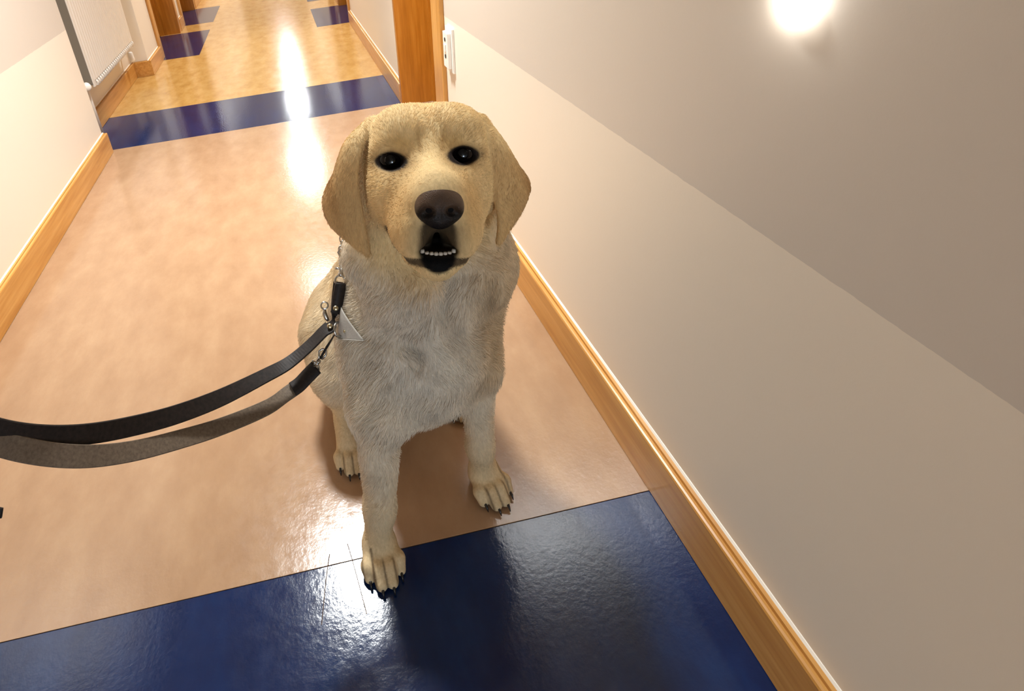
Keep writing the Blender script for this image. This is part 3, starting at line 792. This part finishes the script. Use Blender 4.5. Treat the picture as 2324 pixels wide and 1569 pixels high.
LO = [([-0.0462, 0.6387, 0.37], [-0.0048, 0.0095, 0.0037]), ([-0.0595, 0.6332, 0.3632], [-0.0049, 0.0095, 0.0037]), ([-0.0742, 0.6265, 0.3556], [-0.004, 0.0099, 0.0037]), ([-0.0947, 0.6175, 0.3514], [-0.003, 0.0102, 0.0036]), ([-0.1223, 0.5914, 0.361], [-0.0017, 0.0104, 0.0039]), ([-0.1749, 0.5495, 0.39], [-0.0009, 0.0103, 0.0045]), ([-0.217, 0.5102, 0.4263], [-0.0003, 0.0101, 0.005]), ([-0.2542, 0.4794, 0.4582], [0.0005, 0.01, 0.0051]), ([-0.2856, 0.4546, 0.4921], [0.0019, 0.0098, 0.0053]), ([-0.315, 0.4402, 0.5247], [0.0035, 0.0094, 0.0052]), ([-0.3412, 0.4319, 0.5591], [0.0053, 0.0083, 0.0055]), ([-0.3657, 0.4306, 0.5964], [0.0069, 0.007, 0.0055]), ([-0.3899, 0.4356, 0.6352], [0.0076, 0.0059, 0.0059])]
def resample(pts, n): return catmull([list(p) for p in pts], n)
def strap(mb, C_, W_, th=.0032, n=90):
    """a flat leather band with rounded edges along a centre line and its half-width vectors"""
    c = resample(C_, n); w = resample(W_, n); rings = []
    for i in range(n):
        t = c[min(i+1, n-1)]-c[max(i-1, 0)]; t /= np.linalg.norm(t); wn = w[i]-t*(w[i]@t); nn = np.cross(t, wn); nn /= np.linalg.norm(nn)+1e-9; h = th/2
        rings.append([c[i]+wn*a+nn*h*b for a, b in ((-1, -.5), (-.93, -1), (.93, -1), (1, -.5), (1, .5), (.93, 1), (-.93, 1), (-1, .5))])
    return mb.rings(rings)
leash = empty('leash', (-.05, .64, .37))
tag(leash, 'dark brown leather leash sweeping left from the dog as a doubled strap', 'leash')
C_up = [u[0] for u in UP]; W_up = [u[1] for u in UP]; C_lo = [u[0] for u in LO]; W_lo = [u[1] for u in LO]
# the strap from the snap, down the shoulder, round the bend and away to the handler
head_c = [[.0092, .7030, .4660], [.0020, .6930, .4425], [-.0053, .6810, .4310]]
head_w = [[.0095, -.0030, .0010], [.0100, -.0020, .0010], [.0092, .0050, .0020]]
strap(MB(), head_c + C_up, head_w + W_up, n=130).build('strap', M_LEATHER, leash)
strap(MB(), C_lo, W_lo, n=110).build('strap', M_SUEDE, leash)
# handle bend outside the frame joins the two bands
e0, e1 = np.array(C_up[-1]), np.array(C_lo[-1]); dirv = np.array([-.024, .004, .036])*1.4
strap(MB(), [e0, e0+dirv, e0+dirv*2+[-.02, 0, .02], (e0+e1)/2+dirv*2.6+[-.03, 0, .01], e1+dirv*1.6+[-.01, 0, 0], e1], [W_up[-1]]*3+[W_lo[-1]]*3, n=40).build('handle_loop', M_LEATHER, leash, smooth=True)
strap(MB(), [(.0100, .6960, .4690), (.0060, .6900, .4570), (.0000, .6820, .4430), (-.0060, .6740, .4330)], [(.0090, .0015, .0020), (.0105, .0015, .0020), (.0110, .0030, .0030), (.0100, .0060, .0030)], .006, 24).build('folded_end', M_LEATHER, leash, smooth=True)
# leather keeper on the lower band, next to its snap
kc = [C_lo[0], C_lo[1], C_lo[2], [-.0850, .6225, .3530]]
strap(MB(), [np.array(p)+[0, -.003, .003] for p in kc], [np.array(w)*1.0 for w in W_lo[:4]], .0045, 24).build('folded_end', M_LEATHER, leash, smooth=True)
def ring(mb, c, n_, R_, r_, seg=28, sx=1.0, up=None):
    c = Vector(c); n_ = Vector(n_).normalized(); a = Vector(up).normalized() if up is not None else n_.orthogonal().normalized(); a = (a - n_*a.dot(n_)).normalized(); b = n_.cross(a)
    return mb.tube([c + a*math.cos(2*math.pi*k/seg)*R_*sx + b*math.sin(2*math.pi*k/seg)*R_ for k in range(seg)], r_, 8, closed=True)
def rivet(c, n_, r_=.0042):
    c = Vector(c)
    MB().lathe(c, n_, [(0, -.003), (r_, -.003), (r_, .0), (r_*.85, .0012), (r_*.5, .0020), (0, .0022)], 16).build('rivet', M_BRASS, leash, smooth=True)
vdir = Vector((-.02, -.70, .62)).normalized()
rivet((-.0035, .6755, .4410), vdir); rivet((-.0163, .6585, .4245), vdir)
ring(MB(), (-.0050, .6600, .4135), (.8, -.45, .3), .0105, .0019, up=(0, -.3, 1)).build('ring', M_STEEL, leash, smooth=True)
# narrow strap hanging from the ring to the lower band
strap(MB(), [(-.0100, .6580, .4100), (-.0200, .6530, .4000), (-.0300, .6490, .3890), (-.0385, .6450, .3790)], [(.0045, .002, .0035)]*4, .003, 20).build('short_strap', M_LEATHER, leash, smooth=True)
def snap_hook(a, b, name='snap_hook'):
    a, b = Vector(a), Vector(b); ax = (b-a).normalized(); L = (b-a).length
    t = MB(); t.lathe(a, ax, [(0, 0), (.0034, .0005), (.0042, L*.25), (.0042, L*.30), (.0030, L*.34), (.0030, L*.62), (.0044, L*.66), (.0050, L*.72), (.0044, L*.78), (.0026, L*.82), (0, L*.84)], 18)
    o = t.build(name, M_STEEL, leash, smooth=True)
    side = ax.cross(vdir).normalized()
    ring(MB(), b, vdir, .0075, .0018, up=side).build('swivel_eye', M_STEEL, o, smooth=True)
    MB().tube([a+ax*.002, a-ax*.004+side*.003, a-ax*.010+side*.0065, a-ax*.0155+side*.003, a-ax*.0155-side*.003, a-ax*.010-side*.0055, a-ax*.002-side*.003], .0017, 8).build('hook', M_STEEL, o, smooth=True)
    MB().tube([a+ax*L*.45, a+ax*L*.45+side*.009], .0018, 8).build('thumb_slide', M_STEEL, o, smooth=True)
    return o
snap_hook((.0180, .7180, .4960), (.0100, .7030, .4690))
snap_hook((-.0400, .6440, .3790), (-.0500, .6370, .3690))
# small tag hanging behind the strap
tg = MB(); ring(tg, (-.0195, .6880, .4400), vdir, .0052, .0013); tg.build('tag_ring', M_STEEL, leash, smooth=True)
MB().tube([(-.0200, .6860, .4350), (-.0215, .6830, .4290), (-.0195, .6790, .4225), (-.0170, .6760, .4190)], [.0024, .0038, .0036, .002], 10).build('tag', M_STEEL, leash, smooth=True)

# loose strap end hanging low at the left edge of the picture
end = empty('loose_strap_end', (-.50, .56, .31))
tag(end, 'dark loose strap tip poking in low at the left edge of the picture', 'strap')
strap(MB(), [(-.56, .555, .34), (-.52, .553, .33), (-.495, .551, .322), (-.478, .550, .316)], [(.004, .003, .010), (.004, .003, .010), (.004, .003, .010), (.003, .002, .006)], .003, 24).build('strap_tip', M_LEATHER, end, smooth=True)

# chain collar: links climbing from the snap round the back of the neck
chain = empty('chain_collar', (.02, .73, .50)); tag(chain, 'steel chain collar showing just below the dog ear', 'collar')
cp = resample([(.0195, .7210, .5010), (.0235, .7330, .5150), (.0285, .7480, .5320), (.0400, .7720, .5480), (.0700, .8010, .5560), (.1250, .8180, .5560), (.1850, .8060, .5480), (.2300, .7750, .5330)], 400)
seglen = np.concatenate([[0], np.cumsum(np.linalg.norm(np.diff(cp, axis=0), axis=1))])
def surf(p, off):
    p = np.array(p, float)
    for _ in range(8):
        P4 = np.array([p, p+[1e-3, 0, 0], p+[0, 1e-3, 0], p+[0, 0, 1e-3]], F32); v = body_sdf(P4).astype(float)
        g = (v[1:]-v[0])/1e-3; g /= np.linalg.norm(g)+1e-9; p = p - g*(v[0]-off)
    return p, g
s_ = 0.0; k_ = 0
pitch = .0082
while s_ < seglen[-1]-.002:
    i = int(np.searchsorted(seglen, s_)); i = min(max(i, 1), len(cp)-2)
    p, g = surf(cp[i], .0075); t = Vector(cp[i+1]-cp[i-1]).normalized(); g = Vector(g)
    n_ = g if k_ % 2 == 0 else t.cross(g).normalized()
    ring(MB(), p, n_, .0042, .0011, 16, 1.45, up=t).build('link', M_STEEL, chain, smooth=True)
    s_ += pitch; k_ += 1

# pale fabric flap lying on the shoulder under the strap
M_CLOTH, nt, bs = new_mat('pale_canvas')
f = noise(nt, coords(nt), 700, 2, .5); nt.links.new(ramp(nt, f, [(.3, srgb(182, 176, 166)), (.7, srgb(202, 196, 186))]), bs.inputs['Base Color']); bs.inputs['Roughness'].default_value = .8; bump(nt, bs, f, .3, .001)
flap = empty('fabric_flap', (.006, .655, .41)); tag(flap, 'small pale triangular fabric flap lying on the dog shoulder beside the leash ring', 'flap')
A_, B_, C3 = np.array([.0060, .676, .4400]), np.array([-.0085, .662, .3955]), np.array([.0310, .627, .4150]); nseg = 14
vs_, fs_, ids = [], [], {}
for i in range(nseg+1):
    for j in range(nseg+1-i):
        p = A_ + (B_-A_)*i/nseg + (C3-A_)*j/nseg if True else None
        ids[i, j] = len(vs_); q, g = surf(p, .0050); vs_.append(q)
base_n = len(vs_)
top, bot = [], []
for i in range(nseg):
    for j in range(nseg-i):
        fs_.append((ids[i, j], ids[i+1, j], ids[i, j+1]))
        if i+j < nseg-1: fs_.append((ids[i+1, j], ids[i+1, j+1], ids[i, j+1]))
mb = MB(); mb.add(vs_, fs_); o = mb.build('flap_cloth', M_CLOTH, flap, smooth=True)
so = o.modifiers.new('solid', 'SOLIDIFY'); so.thickness = .0007; so.offset = 0
hem = [surf(B_ + (C3-B_)*k/20, .0062)[0] for k in range(21)]
MB().tube(hem, .0006, 8).build('hem', M_CLOTH, flap, smooth=True)
q, g = surf(A_*.25+B_*.45+C3*.30, .0060)
MB().lathe(q, g, [(0, -.001), (.0022, -.001), (.0022, .0004), (.0012, .001), (0, .001)], 14).build('rivet', M_BRASS, flap, smooth=True)

# ================================================================== WALL FITTINGS
# radiator in the recess
RX, RY0, RY1, RZ0, RZ1 = -.972, 2.835, 3.72, .262, .90
rad = empty('radiator', (RX-.05, (RY0+RY1)/2, 0)); tag(rad, 'white panel radiator standing in the left wall recess', 'radiator')
mb = MB(); mb.box(RX-.012, RX, RY0, RY1, RZ0, RZ1); mb.build('front_panel', M_RAD, rad, bevel=.004)
npan = 26
for k in range(npan):
    y = RY0 + .02 + (RY1-RY0-.04)*(k+.5)/npan; w_ = (RY1-RY0-.04)/npan*.28
    MB().extrude_z([(RX, y-w_*1.6), (RX+.004, y-w_), (RX+.004, y+w_), (RX, y+w_*1.6)], RZ0+.03, RZ1-.03).build('flute', M_RAD, rad)
    MB().box(RX-.066, RX-.014, y-.004, y+.004, RZ0+.008, RZ1-.006).build('convector_fin', M_RADGAP, rad)
    MB().tube([(RX-.002, y, RZ0+.004), (RX+.006, y, RZ0+.002), (RX+.006, y, RZ0+.020), (RX-.002, y, RZ0+.026)], .006, 6).build('bottom_lug', M_RAD, rad, smooth=True)
MB().box(RX-.082, RX-.070, RY0, RY1, RZ0, RZ1).build('back_panel', M_RAD, rad, bevel=.003)
for y in (RY0, RY1): MB().box(RX-.074, RX-.006, y-.003, y+.001, RZ0+.012, RZ1+.004).build('side_panel', M_RADGAP if y == RY0 else M_RAD, rad)
MB().box(RX-.080, RX-.002, RY0, RY1, RZ1, RZ1+.006).build('top_grille', M_RAD, rad)
MB().tube([(RX-.03, RY0-.03, 0), (RX-.03, RY0-.03, .24), (RX-.03, RY0-.025, .275), (RX-.03, RY0+.004, .285)], .008, 10).build('pipe', M_RAD, rad, smooth=True)
MB().lathe((RX-.03, RY0-.032, .285), (.5, -1, 0), [(0, 0), (.014, 0), (.018, .01), (.018, .045), (.012, .052), (0, .052)], 18).build('valve', M_PLASTIC, rad, smooth=True)
MB().tube([(RX-.03, RY1+.004, .285), (RX-.03, RY1+.03, .280), (RX-.05, RY1+.036, .235), (RX-.09, RY1+.036, .225), (RECX+.006, RY1+.036, .222)], .011, 10).build('pipe', M_RAD, rad, smooth=True)
MB().lathe((RX-.046, RY1+.036, .150), (0, 0, 1), [(0, 0), (.016, 0), (.018, .012), (.016, .055), (.012, .06), (0, .06)], 16).build('valve', M_PLASTIC, rad, smooth=True)

# twin socket on the right wall beside the door casing
so_ = empty('wall_socket', (WR, 1.757, .49)); tag(so_, 'small white electrical wall plate beside the wooden door casing', 'socket')
def plate(x0, x1, y0, y1, z0, z1, nm, mat, par): return MB().box(x0, x1, y0, y1, z0, z1).build(nm, mat, par, bevel=.002)
plate(WR-.008, WR, 1.722, 1.796, .418, .562, 'back_plate', M_PLASTIC, so_)
fp = plate(WR-.020, WR-.008, 1.734, 1.786, .432, .548, 'face_plate', M_PLASTIC, so_)
for z in (.525, .470): MB().lathe((WR-.0202, 1.760, z), (-1, 0, 0), [(0, 0), (.007, 0), (.007, .0008), (0, .0008)], 16).build('socket_hole', M_DARK, fp)
plate(WR-.024, WR-.020, 1.752, 1.768, .486, .510, 'rocker', M_PLASTIC, fp)

# glowing dome added to make a bright spot on the right wall
spot = empty('bright_spot_dome', (WR, .508, .850)); tag(spot, 'small added glowing dome for a bright spot on the grey upper right wall at the top of the picture', 'bright spot')
M_SPOT, nt, bs = new_mat('bright_spot_lens'); bs.inputs['Emission Color'].default_value = (1, .96, .9, 1); bs.inputs['Emission Strength'].default_value = 30.0
MB().lathe((WR, .508, .850), (-1, 0, 0), [(0, 0), (.019, 0), (.019, .004), (.018, .006), (0, .006)], 28).build('base', M_PLASTIC, spot, smooth=False)
MB().lathe((WR-.006, .508, .850), (-1, 0, 0), [(0, 0), (.021, 0), (.020, .004), (.016, .008), (.008, .011), (0, .012)], 28).build('lens', M_SPOT, spot, smooth=True)

# what touches the dog rests on the coat, not inside it
for root_ in (leash, chain, flap):
    for o in root_.children_recursive:
        off = np.array(root_loc(root_)); co = np.empty(len(o.data.vertices)*3, F32); o.data.vertices.foreach_get('co', co); P = co.reshape(-1, 3)+off.astype(F32)
        for _ in range(3):
            d = body_sdf(P); m = d < .0022
            if not m.any(): break
            Q = P[m]; g = np.stack([body_sdf(Q+np.array(e, F32))-d[m] for e in ((1e-3, 0, 0), (0, 1e-3, 0), (0, 0, 1e-3))], 1); g /= np.linalg.norm(g, axis=1, keepdims=True)+1e-9
            P[m] = Q + g*(.0026-d[m])[:, None]
        o.data.vertices.foreach_set('co', (P-off.astype(F32)).ravel()); o.data.update()
